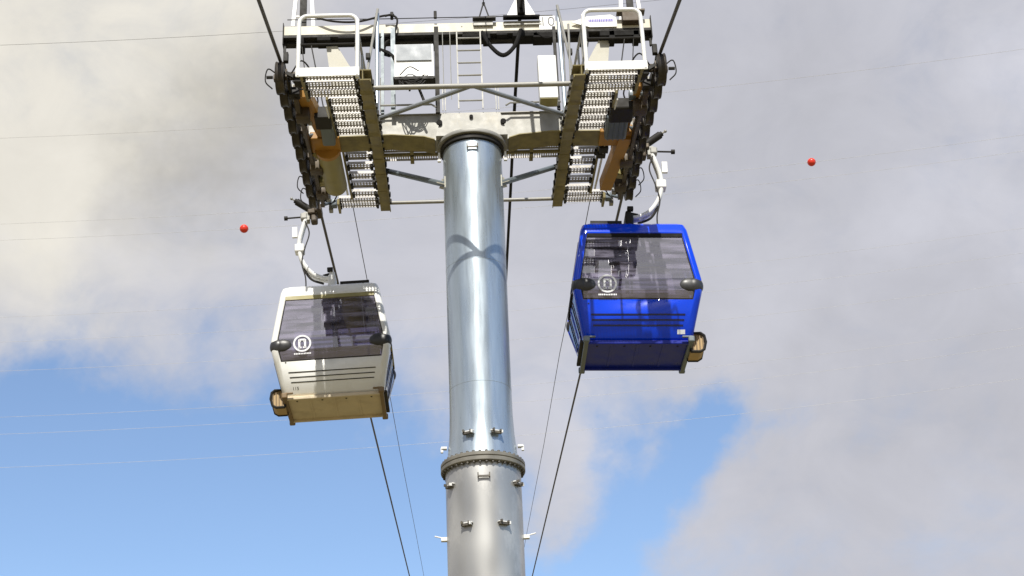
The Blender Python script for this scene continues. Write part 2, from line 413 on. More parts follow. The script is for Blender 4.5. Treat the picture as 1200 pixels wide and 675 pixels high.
# walkway behind the crossarm
for s in (-1,1):
    m=MB(); x0,x1=.50,1.40
    cz0=14.36
    for yy,w in ((.30,.18),(.56,.18)):
        m.box((s*(x0+x1)/2,yy-w/2,cz0-.01),(x1-x0,.006,.04)); m.box((s*(x0+x1)/2,yy+w/2,cz0-.01),(x1-x0,.006,.04))
        n=24
        for j in range(n+1): m.box((s*(x0+(x1-x0)*j/n),yy,cz0),(.016,w,.008)); m.box((s*(x0+(x1-x0)*j/n),yy,cz0-.008),(.026,.06,.01))
    part(m,'rear_walkway','grate',whole=True)
    m=MB(); m.box((s*.95,.43,cz0-.05),(.95,.04,.05)); m.box((s*.96,.43,cz0-.05),(.06,.5,.05)); part(m,'walkway_bearer','galv_dull')
    part(MB().box((s*.52,-.02,13.98),(.03,.05,.12)).box((s*.52,-.02,13.90),(.05,.05,.03)),'mast_hook','white')

# gantry above the crossarm
gm=part(MB().bbox((0,.02,16.40),(6.0,.22,.19),b=.008),'gantry_beam','cream')
m=MB(); m.box((0,.03,16.275),(6.0,.30,.05)); m.box((0,.03,16.23),(6.0,.07,.05))
part(m,'trolley_rail','dark',gm)
m=MB()
for x,w,h in ((-2.72,.10,.30),(-2.35,.22,.16),(-1.95,.35,.12),(-1.5,.12,.2),(-1.22,.08,.30),(-.53,.08,.30),(.05,.3,.14),(.30,.12,.2),(.55,.18,.12),(.95,.45,.16),(1.22,.32,.2),(1.9,.14,.28),(2.5,.7,.20),(2.35,.1,.28),(2.75,.10,.28)):
    h*=.72; m.bbox((x,.0,16.25-h/2+.05),(w,.24,h),b=.01)
part(m,'trolley','black',gm)
for s in (-1,1):
    m=MB(); m.box((s*3.01,.02,16.33),(.012,.30,.42)); m.box((s*2.99,.0,16.10),(.04,.05,.14)); part(m,'end_plate','dark',gm)
    # cream legs of the gantry
    m=MB(); m.prism([(s*2.32,16.16),(s*2.14,16.16),(s*1.80,15.5),(s*1.68,14.66),(s*2.20,14.66),(s*2.24,15.5)],.02,.14,lambda u,w,t:V((u,t,w)))
    part(m,'gantry_leg','cream_dull')
    m=MB(); m.tube([(s*2.55,-.1,16.1),(s*2.3,-.1,14.7)],.010,6); m.tube([(s*2.70,-.1,16.1),(s*2.55,-.1,14.7)],.008,6); part(m,'stay_wire','dark')
    # stay posts
    part(MB().tube([(s*1.47,-.45,14.25),(s*1.46,-.45,16.45)],.032,10),'stay_post','paleblue')
    part(MB().box((s*1.39,-.25,15.45),(.05,.06,1.6)),'cable_post','slate' if s<0 else 'dark')
    part(MB().tube([(s*1.45,-.5,16.50),(s*1.62,-.55,15.2)],.022,8),'inclined_post','galv')
    part(MB().bbox((s*1.60,-.58,15.52),(.07,.07,.10)),'post_clamp','dark')
    # masts rising over the gantry
    ms=MB()
    for dx in (-.17,.17):
        ms.bar((s*2.70+dx,.0,16.5),(s*2.70+dx*.30,.0,18.4),.06,.05,up=(0,1,0))
    for zz in (16.75,17.2,17.7,18.1): ms.box((s*2.70,.0,zz),(.34-(zz-16.5)*.12,.03,.03))
    mo=part(ms,'rope_mast','white')
    part(MB().box((s*2.70,-.04,17.3),(.11,.06,1.9)),'mast_core','dark',mo)
    part(MB().lathe([(0,-.06),(.16,-.06),(.13,0),(.16,.06),(0,.06)],(s*2.70,0,18.45),20,Matrix.Rotation(math.radians(90),3,'Y')),'mast_pulley','dark',mo)
    if s>0:
        part(MB().bbox((s*2.68,-.16,16.46),(.30,.14,.18)).box((s*2.68,-.16,16.58),(.46,.16,.03)),'winch_housing','rust',mo)
# lamps/insulators on top of gantry
part(MB().tube([(-2.95,-.1,16.62),(-1.4,-.1,16.60),(1.4,-.1,16.6)],.008,5),'gantry_wire','dark',gm)
m=MB()
for pts in ([(-2.6,-.15,16.66),(-2.2,-.2,16.50),(-1.8,-.2,16.48),(-1.4,-.15,16.62),(-1.2,-.15,16.64)],[(-1.35,-.2,16.58),(-1.25,-.2,16.6),(-1.15,-.2,16.5),(-1.2,-.2,16.2)]):
    m.tube(curve([V(p) for p in pts]),.018,6)
part(m,'gantry_cable','dark',gm)
m=MB()
for pts in ([(-1.2,-.2,16.2),(-1.42,-.25,16.1),(-1.44,-.25,15.9),(-1.25,-.28,15.75),(-1.15,-.3,15.5),(-1.15,-.3,15.1)],
            [(-1.2,-.16,16.2),(-1.36,-.2,16.0),(-1.36,-.2,15.85),(-1.28,-.28,15.75)],
            [(.22,-.2,16.22),(.36,-.24,15.90),(.55,-.25,15.72),(.74,-.24,15.90),(.86,-.2,16.25)],
            [(1.1,-.2,16.2),(1.25,-.2,16.08),(1.45,-.2,16.12)]):
    m.tube(curve([V(p) for p in pts]),.036 if pts[0][0] in (.22,) else (.012 if pts[0][0]>1 else .036),8)
part(m,'cable_loop','black',gm)
# hangers for the overhead lines
m=MB(); m.prism([(.62,16.52),(1.14,16.52),(.93,16.98),(.83,16.98)],-.16,-.13,lambda u,w,t:V((u,t,w))); sb=part(m,'saddle_plate','white',gm)
part(MB().box((.88,-.15,16.535),(.60,.10,.03)).bbox((.88,-.19,16.74),(.13,.10,.36),b=.02),'saddle_clamp','black',sb)
m=MB(); m.tube([(.18,-.14,16.52),(.27,-.14,16.86)],.012,6); m.tube([(.36,-.14,16.52),(.27,-.14,16.86)],.012,6); m.box((.27,-.14,16.53),(.38,.10,.03)); m.bbox((.27,-.1,16.86),(.05,.05,.05)); m.tube([(.27,-.14,16.86),(.27,-1.6,17.25)],.009,5)
part(m,'line_hanger','dark',gm)
m=MB(); m.box((.9,-.12,16.47),(.62,.02,.02)); m.box((.9,-.12,16.42),(.62,.02,.02)); m.box((.25,-.12,16.45),(.32,.03,.08)); part(m,'hanger_rail','galv',gm)
np_=part(MB().box((1.30,-.115,16.44),(.26,.012,.27)),'number_plate','white',gm)
FR=Matrix(((1,0,0),(0,0,-1),(0,1,0)))     # text in the XZ plane, read from -Y
text_mesh('10',.27,'number',M_['ink'],np_,(1.30,-.126,16.455),FR,.001,-.004)
m=MB(); poly=[(1.70,16.42),(1.95,16.53),(2.35,16.56),(2.44,16.50),(2.44,16.32),(2.0,16.32)]
m.prism(poly,-.14,-.125,lambda u,w,t:V((u,t,w))); sp_=part(m,'sponsor_plate','white',gm)
m=MB(); random.seed(3); x=1.98
while x<2.36:
    w=random.choice((.018,.026,.022)); h=.05; m.box((x+w/2,-.143,16.445),(w,.003,h)); x+=w+.007
part(m,'sponsor_lettering','purple',sp_,whole=True)
m=MB(); 
for x in (-.55,-.1,.1,.16,.22,.28): m.box((x,-.092,16.42),(.02,.003,.02))
part(m,'beam_stencil','ink',gm,whole=True)
# flat rods and antenna stubs
m=MB()
for x in (-1.24,-.53): m.bbox((x,-.15,16.62),(.05,.05,.14)); 
part(m,'beam_knob','dark',gm)

# electrical cabinet on its dark posts
for x in (-1.22,-.52):
    part(MB().box((x,-.28,15.45),(.07,.05,1.65)),'cabinet_post','dark' if x>-1 else 'slate')
cb=part(MB().prism([(-.62,15.66),(-.60,15.72),(-.42,15.72),(-.42,15.08),(-.62,15.08)],-1.18,-.57,lambda u,w,t:V((t,u,w))),'electrical_cabinet','white')
m=MB(); m.box((-.875,-.635,15.535),(.56,.02,.30)); part(m,'cabinet_hood','grey',cb)
part(MB().box((-.875,-.52,15.065),(.66,.24,.03)).box((-.875,-.64,15.05),(.60,.03,.05)),'cabinet_base','dark',cb)
m=MB(); random.seed(11)
for k in range(12):
    x0=-1.14+random.random()*.25; x1=-.62-random.random()*.3; dz=.06+random.random()*.16
    m.tube(curve([V((x0,-.62,15.06)),V(((x0*2+x1)/3,-.68,15.06-dz)),V(((x0+2*x1)/3,-.66,15.03-dz*random.random())),V((x1,-.6,15.08+.1*random.random()))]),.009,5)
m.tube(curve([V((-1.1,-.68,15.08)),V((-.95,-.7,15.22)),V((-.8,-.7,15.14))]),.009,5)
m.tube([(-.85,-.55,15.05),(-.72,-.5,14.68)],.022,6); m.tube([(-.98,-.55,15.05),(-.95,-.5,14.9)],.016,6)
part(m,'cabinet_wiring','dark',cb,whole=True)
jb=part(MB().bbox((1.22,-.48,15.05),(.29,.26,.80),b=.012),'junction_box','white')
part(MB().box((1.22,-.48,14.645),(.27,.24,.012)),'box_bounce_plate','olive',jb)  # thin olive plate: warm bounce under the box put into its colour
# ladder up to the gantry
m=MB()
for x in (-.19,.19): m.box((x,-.32,15.42),(.020,.02,1.50))
for i in range(6): m.tube([(-.19,-.32,14.82+.24*i),(.19,-.32,14.82+.24*i)],.014,6)
part(m,'ladder','galv')
m=MB()
for x in (-.40,-.44,.44,.40): m.box((x,-.30,14.86),(.014,.02,.42))
m.box((0,-.30,15.07),(.86,.02,.012)); part(m,'ladder_guard','galv')
m=MB()
for s in (-1,1):
    m.tube([(s*1.42,-.34,14.75),(s*.62,-.34,14.75),(s*.55,-.34,14.70)],.016,6)
m.tube([(-1.42,-.22,15.35),(-1.42,-.22,14.7)],.012,6)
for x in (-.42,-.30): m.tube([(x,-.25,16.2),(x,-.25,14.9)],.007,5)
m.tube([(1.52,-.3,16.3),(1.50,-.3,14.6)],.022,8); m.tube([(1.58,-.8,15.9),(1.55,-.8,14.5)],.018,8)
part(m,'conduit','galv')

# ------------------------------------------------------------------ sheave assemblies
for s in (-1,1):
    ys=[-2.12+.512*i for i in range(10)]
    main=MB(); X=s*2.55
    path=[V((X,y,rope_z(y)-.50)) for y in (-1.5,-.6,.4,1.4,2.3)]
    for a,b in zip(path,path[1:]): main.bar(a,b,.05,.16)
    for i in range(2):
        pass
    sa=part(main,'sheave_frame','rust')
    for i,y in enumerate(ys):
        c=V((GX*s,y,rope_z(y)-.235-.012))
        R=Matrix.Rotation(math.radians(90),3,'Y')
        w=MB(); w.lathe([(0,-.035),(.09,-.035),(.11,-.055),(.20,-.055),(.20,-.062),(.235,-.062),(.242,-.05),(.225,-.015),(.225,.015),(.242,.05),(.235,.062),(.20,.062),(.20,.055),(.11,.055),(.09,.035),(0,.035)],c,28,R)
        sh=part(w,'sheave','sheave',sa)
        # outer guard plate beside each wheel, axle and inner yoke
    m=MB()
    for i,y in enumerate(ys):
        z=rope_z(y)-.247
        m.tube([(s*2.84,y,z),(s*2.50,y,z)],.032,8)
        m.box((s*2.655,y,z-.02),(.02,.34,.13)); m.bbox((s*2.835,y,z),(.035,.09,.09))
        m.box((s*2.60,y+.1,z+.10),(.09,.05,.12))
    part(m,'axle_yoke','rust',sa)
    m=MB()
    for i in range(5):
        y=(ys[2*i]+ys[2*i+1])/2; z=rope_z(y)-.40
        m.bar((s*2.63,ys[2*i],rope_z(ys[2*i])-.27),(s*2.63,y,z),.03,.12); m.bar((s*2.63,ys[2*i+1],rope_z(ys[2*i+1])-.27),(s*2.63,y,z),.03,.12)
        m.bbox((s*2.58,y,z),(.16,.14,.14)); m.tube([(s*2.5,y-.12,z+.08),(s*2.5,y+.15,z+.12)],.025,8)
    part(m,'rocker_arm','dark',sa)
    m=MB()
    for (a,b) in ((0,3),(4,7),(6,9)):
        p=V((s*2.56,ys[a]+.27,rope_z(ys[a]+.27)-.45)); q=V((s*2.56,ys[b]-.27,rope_z(ys[b]-.27)-.45)); c=(p+q)/2-V((0,0,.10))
        m.bar(p,c,.06,.12); m.bar(c,q,.06,.12); m.bbox(c+V((-s*.05,0,0)),(.2,.2,.18))
        m.ellipsoid(c+V((-s*.08,.12,.18)),(.07,.10,.09))
    part(m,'equaliser_beam','rust',sa)
    # cable catchers, sensor leads
    m=MB()
    for y in (ys[0]-.05,ys[8]+.0,ys[9]):
        z=rope_z(y)
        m.tube(curve([V((s*2.80,y,z-.2)),V((s*2.93,y-.02,z-.12)),V((s*2.96,y-.02,z-.33)),V((s*2.86,y,z-.45))]),.010,6)
    for y in (ys[0],ys[2],ys[6],ys[9]):
        z=rope_z(y); m.tube(curve([V((s*2.62,y,z-.2)),V((s*2.45,y-.1,z-.02)),V((s*2.32,y,z-.18)),V((s*2.45,y+.1,z-.38)),V((s*2.58,y,z-.3))]),.012,6)
    part(m,'sensor_lead','dark',sa)
    m=MB(); y=ys[0]-.05; z=rope_z(y)
    m.bbox((s*2.66,y-.15,z-.02),(.07,.08,.16)); m.bar((s*2.66,y-.1,z-.25),(s*2.45,y-.1,z-.38),.05,.05); m.tube([(s*2.55,y-.15,z-.33),(s*2.35,y-.15,z-.33)],.03,8); m.tube([(s*2.86,y,z-.25),(s*2.95,y,z-.25)],.025,8)
    m.bbox((s*2.47,y-.05,z-.36),(.14,.16,.12))
    part(m,'rope_catcher','dark',sa)
    m=MB()
    for y in (-1.4,-.9,.2,.9,1.6,2.2,2.7):
        z=rope_z(y); m.bbox((s*2.66,y,z-.12),(.05,.10,.14)); m.bbox((s*2.46,y+.06,z-.40),(.07,.12,.12)); m.ellipsoid((s*2.52,y-.1,z-.30),(.04,.05,.05))
    part(m,'yoke_bolt','galv',sa)
    m=MB()
    for y in (-1.6,-.3,1.2,1.9,2.5):
        z=rope_z(y); m.tube([(s*2.60,y,z-.45),(s*2.42,y+.15,z-.30)],.03,8); m.bbox((s*2.40,y+.15,z-.34),(.10,.14,.12))
    part(m,'damper','slate',sa)
# support arms between crossarm and sheave frames
m=MB(); m.bar((-2.46,-1.85,14.02),(-2.30,-.15,14.36),.19,.16); part(m,'sheave_bracket','orange')
m=MB(); m.bbox((-2.30,-.02,14.30),(.46,.42,.14),b=.02); part(m,'sheave_bracket','orange')
m=MB(); m.tube([(-2.28,.2,14.30),(-2.27,1.55,14.42)],.185,28); o=part(m,'support_arm','olive')
m=MB(); m.tube([(-2.28,.10,14.29),(-2.28,.20,14.30)],.21,28); part(m,'arm_flange','orange',o)
m=MB(); m.bar((2.42,-.1,14.27),(2.26,1.75,14.42),.19,.20); part(m,'sheave_bracket','orange')
m=MB(); m.bbox((2.28,-.02,14.30),(.52,.42,.14),b=.02); part(m,'sheave_bracket','orange')
m=MB(); m.bar((2.46,-1.85,14.06),(2.42,-.15,14.36),.10,.14); part(m,'sheave_bracket','orange')
m=MB(); m.bbox((-2.22,-.55,14.20),(.20,.66,.22),b=.03); mo=part(m,'drive_housing','slate')
part(MB().bbox((-2.24,-1.05,14.08),(.24,.34,.2)),'motor','dark',mo)
m=MB(); m.bbox((2.24,-.55,14.18),(.34,.62,.22),b=.03)
for k in range(4): m.box((2.12+.08*k,-.55,14.065),(.012,.6,.02))
mo=part(m,'drive_housing','slate')
part(MB().bbox((2.26,-1.1,14.06),(.36,.42,.2),b=.03),'motor','dark',mo)
m=MB(); m.box((2.12,.35,14.34),(.14,.16,.2)); m.box((2.10,.62,14.38),(.14,.12,.16)); part(m,'damper_block','dark')
for s in (-1,1):
    m=MB(); m.tube([(s*2.13,.1,cz(.1)-.02),(s*2.11,2.0,cz(2.0)-.02)],.018,6); m.tube([(s*2.14,-.2,cz(-.2)),(s*2.14,-1.7,cz(-1.7))],.012,6); part(m,'edge_rail','white')
    m=MB(); m.bar((s*2.25,0.1,14.44),(s*2.52,0.3,rope_z(.3)-.5),.14,.12); m.bar((s*2.25,1.3,14.42),(s*2.55,1.4,rope_z(1.4)-.5),.12,.12); part(m,'arm_link','olive')

# ------------------------------------------------------------------ cables
for s,lab in ((-1,'thick dark haul rope of the left lane, carrying the white gondola over the left sheaves'),(1,'thick dark haul rope of the right lane, carrying the blue gondola over the right sheaves')):
    o=MB().tube(rope_path(s),.026,10).build('haul_rope',M_['rope']); tag(o,lab,'cable',group='haul ropes of the lift')
pts=[(1.02,-62,2.5),(.98,-20,11.5),(.92,-6,15.05),(.88,-.3,16.66),(.87,0,16.70),(.86,.4,16.66),(.84,3,16.72),(.84,6,16.87),(.84,12,17.35),(.86,30,19.2),(.9,80,25.5),(1,330,60)]
tag(MB().tube(pts,.03,10).build('signal_cable',M_['black']),'black signal cable clamped on the white triangular plate, passing down behind the mast','cable')
for s,lab in ((-1,'thin grey line running down from under the left catwalk past the white gondola'),(1,'thin grey line running down from under the right catwalk past the blue gondola')):
    pts=[(s*2.05,2.4,14.50),(s*2.05,6.5,15.0),(s*2.05,11.7,15.75),(s*2.05,20,16.6),(s*2.05,33,18.2),(s*2.05,70,22.5),(s*2.05,330,54)]
    tag(MB().tube(pts,.0075,6).build('thin_line',M_['rope']),lab,'cable',group='thin lines under the catwalks')

# ------------------------------------------------------------------ power line far behind
wires=[(53,'highest power line wire, crossing the top left of the sky above the gantry'),
 (162,'power line wire at the left edge level with the crossarm, above the right red ball'),
 (262.6,'power line wire carrying the right red marker ball'),
 (281.6,'power line wire that carries the left red marker ball'),
 (372,'power line wire meeting the left edge level with the white gondola window top'),
 (401,'power line wire second below the one with the left red ball'),
 (435,'power line wire reaching the white gondola at its bumper height'),
 (489,'power line wire reaching the left corner of the white gondola floor'),
 (509,'power line wire just under the white gondola floor, against blue sky'),
 (548,'lowest power line wire, crossing the blue sky well below the white gondola')]
def wire_pt(y0,px): return at(px,y0-.035*px-.0000435*px*px,100)
for y0,lab in wires:
    a,b,c=wire_pt(y0,0),wire_pt(y0,600),wire_pt(y0,1200)
    # parabola through three points in the plane y = 100
    def z(x):
        return a.z*(x-b.x)*(x-c.x)/((a.x-b.x)*(a.x-c.x))+b.z*(x-a.x)*(x-c.x)/((b.x-a.x)*(b.x-c.x))+c.z*(x-a.x)*(x-b.x)/((c.x-a.x)*(c.x-b.x))
    o=MB().tube([(x,100,z(x)) for x in range(-180,181,6)],.015 if y0==53 else (.0125 if y0<300 else .010),6).build('power_line',M_['wire_dark' if y0==53 else ('wire_mid' if y0==162 else 'alu')])
    tag(o,lab,'power line',group='power line wires behind the tower')
for (px,py,lab) in ((286,268,'red marker ball on the wire at the left, above the white gondola'),(951,190,'red marker ball on the wire at the right, beyond the blue gondola')):
    c=at(px,py,100); b=empty('marker_ball',c); tag(b,lab,'marker ball',group='red marker balls on the power line')
    part(MB().ellipsoid((0,0,0),(.39,.39,.39),28,18),'ball','red',b)
    part(MB().lathe([(.388,-.015),(.402,-.015),(.402,.015),(.388,.015)],n=28),'seam','red',b)
    part(MB().tube([(-.50,0,0),(-.37,0,0)],.03,8).tube([(.37,0,0),(.50,0,0)],.03,8),'clamp','alu',b)

# ------------------------------------------------------------------ gondolas
def gondola(loc,rot,outer,lab,col,trim,glass,floor,number,win_z):
    G=empty('gondola_cabin',loc,rot); tag(G,lab,'gondola',group='gondolas passing the tower')
    prof=[(0,.80,.44),(.05,.835,.49),(.70,.98,.815),(.90,.985,.825),(1.83,.835,.68),(1.93,.805,.64),(1.97,.75,.59)]
    def hw(z):
        for (a,b) in zip(prof,prof[1:]):
            if a[0]<=z<=b[0]:
                t=(z-a[0])/(b[0]-a[0]); return a[1]+(b[1]-a[1])*t, a[2]+(b[2]-a[2])*t
        return prof[-1][1:]
    ztop=1.74; levels=sorted(set([0,.05,.20,win_z,.70,.80,.90,ztop,1.78,1.83,1.88,1.93,1.97]))
    rc=.07; edge=.035
    def ring(z):
        w,d=hw(z); P=[]; K=[]
        # front (-y), from -x to +x
        def side(L,pt):
            for u,k in ((-L+rc,'e'),(-L+rc+edge,'w'),(-.02,'m'),(.02,'w'),(L-rc-edge,'e')):
                P.append(pt(u)); K.append(k)
            P.append(pt(L-rc)); K.append('c')
        def corner(cx,cyy,a0):
            for k in range(1,4):
                a=a0+math.pi/2*k/4; P.append((cx+rc*math.cos(a),cyy+rc*math.sin(a))); K.append('c')
        side(w,lambda u:(u,-d)); corner(w-rc,-d+rc,-math.pi/2)
        side(d,lambda u:(w,u)); corner(w-rc,d-rc,0)
        side(w,lambda u:(-u,d)); corner(-w+rc,d-rc,math.pi/2)
        side(d,lambda u:(-w,-u)); corner(-w+rc,-d+rc,math.pi)
        return [V((x,y,z)) for x,y in P],K
    R=[ring(z) for z in levels]; n=len(R[0][0]); K=R[0][1]
    # which face of which side: index ranges
    seg=9
    frame=MB(); glassm=[MB() for _ in range(4)]
    vs=[p for r in R for p in r[0]]; ff=[]; gf=[[] for _ in range(4)]
    for j in range(len(levels)-1):
        z=(levels[j]+levels[j+1])/2
        for i in range(n):
            sd=i//seg; k=K[i]; f=(j*n+i,j*n+(i+1)%n,(j+1)*n+(i+1)%n,(j+1)*n+i)
            isend=sd in (0,2); lo=win_z if isend else .20
            if k in('w','m') and lo<z<ztop and not (k=='m' and not isend): gf[sd].append(f)
            else: ff.append(f)
    top=len(levels)-1
    ff.append(tuple(top*n+i for i in range(n)))
    frame.add(vs,ff,True)
    body=frame.build('cabin_shell',M_[col],G,angle=28)
    md=body.modifiers.new('thickness','SOLIDIFY'); md.thickness=.035; md.offset=-.4
    for sd in range(4):
        g=MB().add(vs,gf[sd],False)
        go=g.build('end_window' if sd in(0,2) else 'side_window',M_[glass],G)
        bm=bmesh.new(); bm.from_mesh(go.data); bmesh.ops.delete(bm,geom=[v for v in bm.verts if not v.link_faces],context='VERTS'); bm.to_mesh(go.data); bm.free()
        if sd==0: win=go
    # slope of the front panels
    def fp(x,z,off=0.): 
        w,d=hw(z); return V((x,-d-off,z))
    def tilt(z):
        a=(hw(z+.02)[1]-hw(z-.02)[1])/.04; return Matrix.Rotation(-math.atan(-a)*-1,3,'X')
    def T_(z):    # basis: x right, y up the face, z outward (towards -Y)
        upv=(fp(0,z+.02)-fp(0,z-.02)).normalized(); x=V((1,0,0)); nrm=x.cross(upv); return Matrix((x,upv,nrm)).transposed()
    # logo: ring with an arch letter inside, small caption under it
    zc=1.00-.02; Mx=T_(1.2 if False else .80); zc=.86; c0=fp(-.47,zc,.012)
    lx=-.47
    zc=1.02 if col=='cab_white' else 1.03
    Mx=T_(.80); c0=fp(lx,.80,.016)
    if True:
        m=MB(); r1,r2=.150,.120; nn=40; vsr=[];fsr=[]
        for k in range(nn):
            a=2*math.pi*k/nn
            for r in (r1,r2): vsr.append(c0+Mx@V((r*math.cos(a),r*math.sin(a),0)))
        for k in range(nn): fsr.append((2*k,2*((k+1)%nn),2*((k+1)%nn)+1,2*k+1))
        m.add(vsr,fsr)
        m.box(c0+Mx@V((0,.066,0)),(.10,.030,.003),Mx)
        for sx in (-1,1):
            m.box(c0+Mx@V((sx*.048,-.005,0)),(.034,.15,.003),Mx); m.box(c0+Mx@V((sx*.040,-.074,0)),(.056,.030,.003),Mx); m.box(c0+Mx@V((sx*.036,.040,0)),(.03,.03,.003),Mx)
        m.build('logo',M_['logo'],win,fix=False)
    m=MB(); random.seed(5); x=-.14
    c1=fp(lx,.655,.016); M2=Matrix(((1,0,0),(0,0,-1),(0,1,0)))
    while x<.14:
        w=random.choice((.014,.02,.017)); m.box(c1+V((x+w/2,0,-.03)),(w,.003,.026)); x+=w+.009
    m.build('caption',M_['logo'],win,fix=False)
    # window hood on top of the pane
    m=MB(); a=fp(0,1.74,.02); 
    M3=T_(1.6); m.box(fp(0,1.71,.0),(1.50,.07,.03),M3)
    m.build('window_hood',M_[trim],G)
    gk=[fp(-hw(z)[0]+.115,z,.006) for z in (win_z+.01,.70,.90,1.3,1.70)]; gk2=[V((-p.x,p.y,p.z)) for p in gk]
    m=MB(); m.tube(gk+gk2[::-1]+gk[:1],.009,5); m.build('window_gasket',M_['dark'],G)
    # three grooves under the window
    for zz in (.36,.285,.21):
        M4=T_(zz); w=hw(zz)[0]; part(MB().box(fp(0,zz,.013),(2*w-.36,.016 if col=='cab_white' else .026,.006),M4),'groove','dark' if col=='cab_white' else 'navy',G)
    # panel seam lines
    M4=T_(.12)
    if number:
        text_mesh(number,.075,'cabin_number',M_['ink'],G,fp(-.62,.115,.014),M4,.001)
    else:
        part(MB().box(fp(.66,.12,.013),(.12,.07,.004),M4),'number_label','logo',G)
    part(MB().lathe([(0,0),(.014,0),(.014,.006),(0,.006)],fp(-.76,.52,.006),10,Matrix.Rotation(math.radians(90),3,'X')),'latch','dark',G)
    for x in (-.62,-.2,.2,.62): part(MB().lathe([(0,-.034),(.016,-.034),(.016,-.02),(0,-.02)],(x,-.33,0),8),'floor_screw','dark',G)
    # bumpers
    for sx in (-1,1):
        for sy in (-1,1):
            m=MB(); m.ellipsoid((sx*.875,sy*.735,.80),(.145,.122,.155),24,14); m.ellipsoid((sx*.80,sy*.80,.80),(.17,.050,.115),20,12)
            m.build('bumper',M_['bumper'],G)
    # floor tray
    fm=MB(); fm.box((0,0,-.012),(1.58,.98,.03)); part(fm,'floor','tan' if floor=='tan' else 'navy_floor',G,whole=True)
    for k in (-1,0,1): part(MB().bbox((k*.40,0,-.030),(.035,.94,.012),b=.004),'floor_rib','tan' if floor=='tan' else 'navy_floor',G)
    fr=MB(); 
    fr.bbox((0,-.50,-.045),(1.62,.05,.055),b=.012); fr.bbox((0,.50,-.045),(1.62,.05,.055),b=.012)
    part(fr,'floor_rim','tan' if floor=='tan' else 'navy_floor',G)
    for sx in (-1,1):
        mm=MB(); mm.bbox((sx*.80,0,-.05),(.07,1.20,.06),b=.015)
        for sy in (-1,1): mm.bbox((sx*.80,sy*.60,-.03),(.10,.07,.10),b=.02); mm.bbox((sx*.74,sy*.60,.01),(.16,.04,.03),b=.01)
        part(mm,'floor_rail','brown' if floor=='tan' else 'slate',G)
    # ski rack box on the outer side
    s=outer; rk=MB(); Y0,Y1=-.34,.02
    oct_=[(.0,-.12),(.15,-.12),(.21,-.08),(.24,.04),(.22,.15),(.17,.19),(0,.19)]
    rk=MB(); rk.prism([(s*(.82+u),w) for u,w in oct_],Y0+.03,Y1,lambda u,w,t:V((u,t,w)))
    ro=part(rk,'ski_rack','tan_dark' ,G)
    rim=MB(); pts=[V((s*(.82+u),Y0,w)) for u,w in oct_+oct_[:1]]; rim.tube(pts,.024,6); rim.tube([p+V((0,Y1-Y0,0)) for p in pts],.02,6); part(rim,'rack_rim','dark',ro)
    sl=MB()
    for k in range(4): sl.box((s*(.87+.05*k),Y0+.02,.03),(.016,.03,.25))
    part(sl,'rack_slot','brown',ro)
    # other door step, thinner
    part(MB().bbox((-s*.86,0,.0),(.06,.9,.05)),'door_sill','dark',G)
    # door seam and handle on both sides
    for sx in (-1,1):
        for yy in (-.30,.30):
            z1=1.85
            mm=MB(); pp=[V((sx*(hw(z)[0]+.012),yy,z)) for z in (.06,.4,.70,.90,1.4,1.80)]; mm.tube(pp,.010,5); part(mm,'door_seal','dark',G)
        part(MB().bbox((sx*.995,0,.80),(.03,.9,.05)),'door_rail',trim,G)
    # roof gear
    rf=part(MB().bbox((0,0,1.985),(1.36,1.04,.03),b=.01),'roof_panel',col,G)
    part(MB().bbox((-s*.42,.02,2.05),(.46,1.05,.045),b=.01).box((-s*.42,-.52,2.02),(.50,.03,.09)),'solar_panel','dark',rf)
    for yy in (-.35,.35): part(MB().box((0,yy,2.02),(1.2,.04,.05)),'roof_bar',trim,rf)
    # interior
    it=MB(); it.box((0,0,1.92),(1.40,1.10,.02)); part(it,'ceiling_lining','interior',G)
    part(MB().bbox((0,-.24,1.885),(1.30,.22,.04),b=.01),'ceiling_band','olive',G)
    part(MB().bbox((s*.36,.22,1.885),(.64,.52,.05),b=.02),'ceiling_panel','seat',G)
    part(MB().bbox((s*.36,.22,1.85),(.50,.05,.02),b=.005),'ceiling_lamp','white',G)
    for sy in (-1,1):
        b=MB(); b.bbox((0,sy*.40,.46),(1.5,.36,.06),b=.02); part(b,'bench_seat','seat',G)
        b=MB(); b.bbox((0,sy*.62,.62),(1.62,.05,.20),b=.02); part(b,'bench_back','seat',G)
    # far end: louvred vent, header panel and door gear
    for k in range(4): part(MB().box((.0,.70,1.38+.085*k),(1.36,.02,.034)),'vent_bar','white',G)
    part(MB().box((0,.62,1.78),(1.42,.03,.12)),'header_panel','olive',G)
    part(MB().box((-s*.36,.40,1.84),(.62,.30,.08)),'door_gear_cover','interior',G)
    part(MB().box((0,.66,1.2),(.06,.03,1.2)),'centre_post','black',G)
    b=MB(); b.tube([(0,.60,.5),(0,.60,1.9)],.022,8); b.tube([(-.8,.60,1.30),(.8,.60,1.30)],.02,8); b.tube([(0,.0,.05),(0,.0,1.9)],.02,8); part(b,'grab_rail','dark',G)
    # hanger
    s=outer
    arm=curve([V((0,0,2.40)),V((s*.14,0,2.40)),V((s*.36,0,2.52)),V((s*.53,0,2.80)),V((s*.565,0,3.12)),V((s*.50,0,3.42)),V((s*.42,0,3.66))],6)
    h=MB(); 
    for dy in (-.05,.05): h.tube([p+V((0,dy,0)) for p in arm],.038,10)
    for i in range(2,len(arm),4): h.box(arm[i],(.05,.14,.05))
    ho=part(h,'hanger_arm','white',G)
    part(MB().bbox((s*.56,0,3.02),(.17,.20,.15),b=.02).box((s*.64,-.02,3.36),(.09,.06,.20)),'arm_joint','white',ho)
    part(MB().bbox((0,0,2.20),(.14,.30,.44),b=.03).bbox((0,0,2.45),(.10,.12,.16),b=.03),'roof_mount','white' if col=='cab_white' else 'dark',ho)
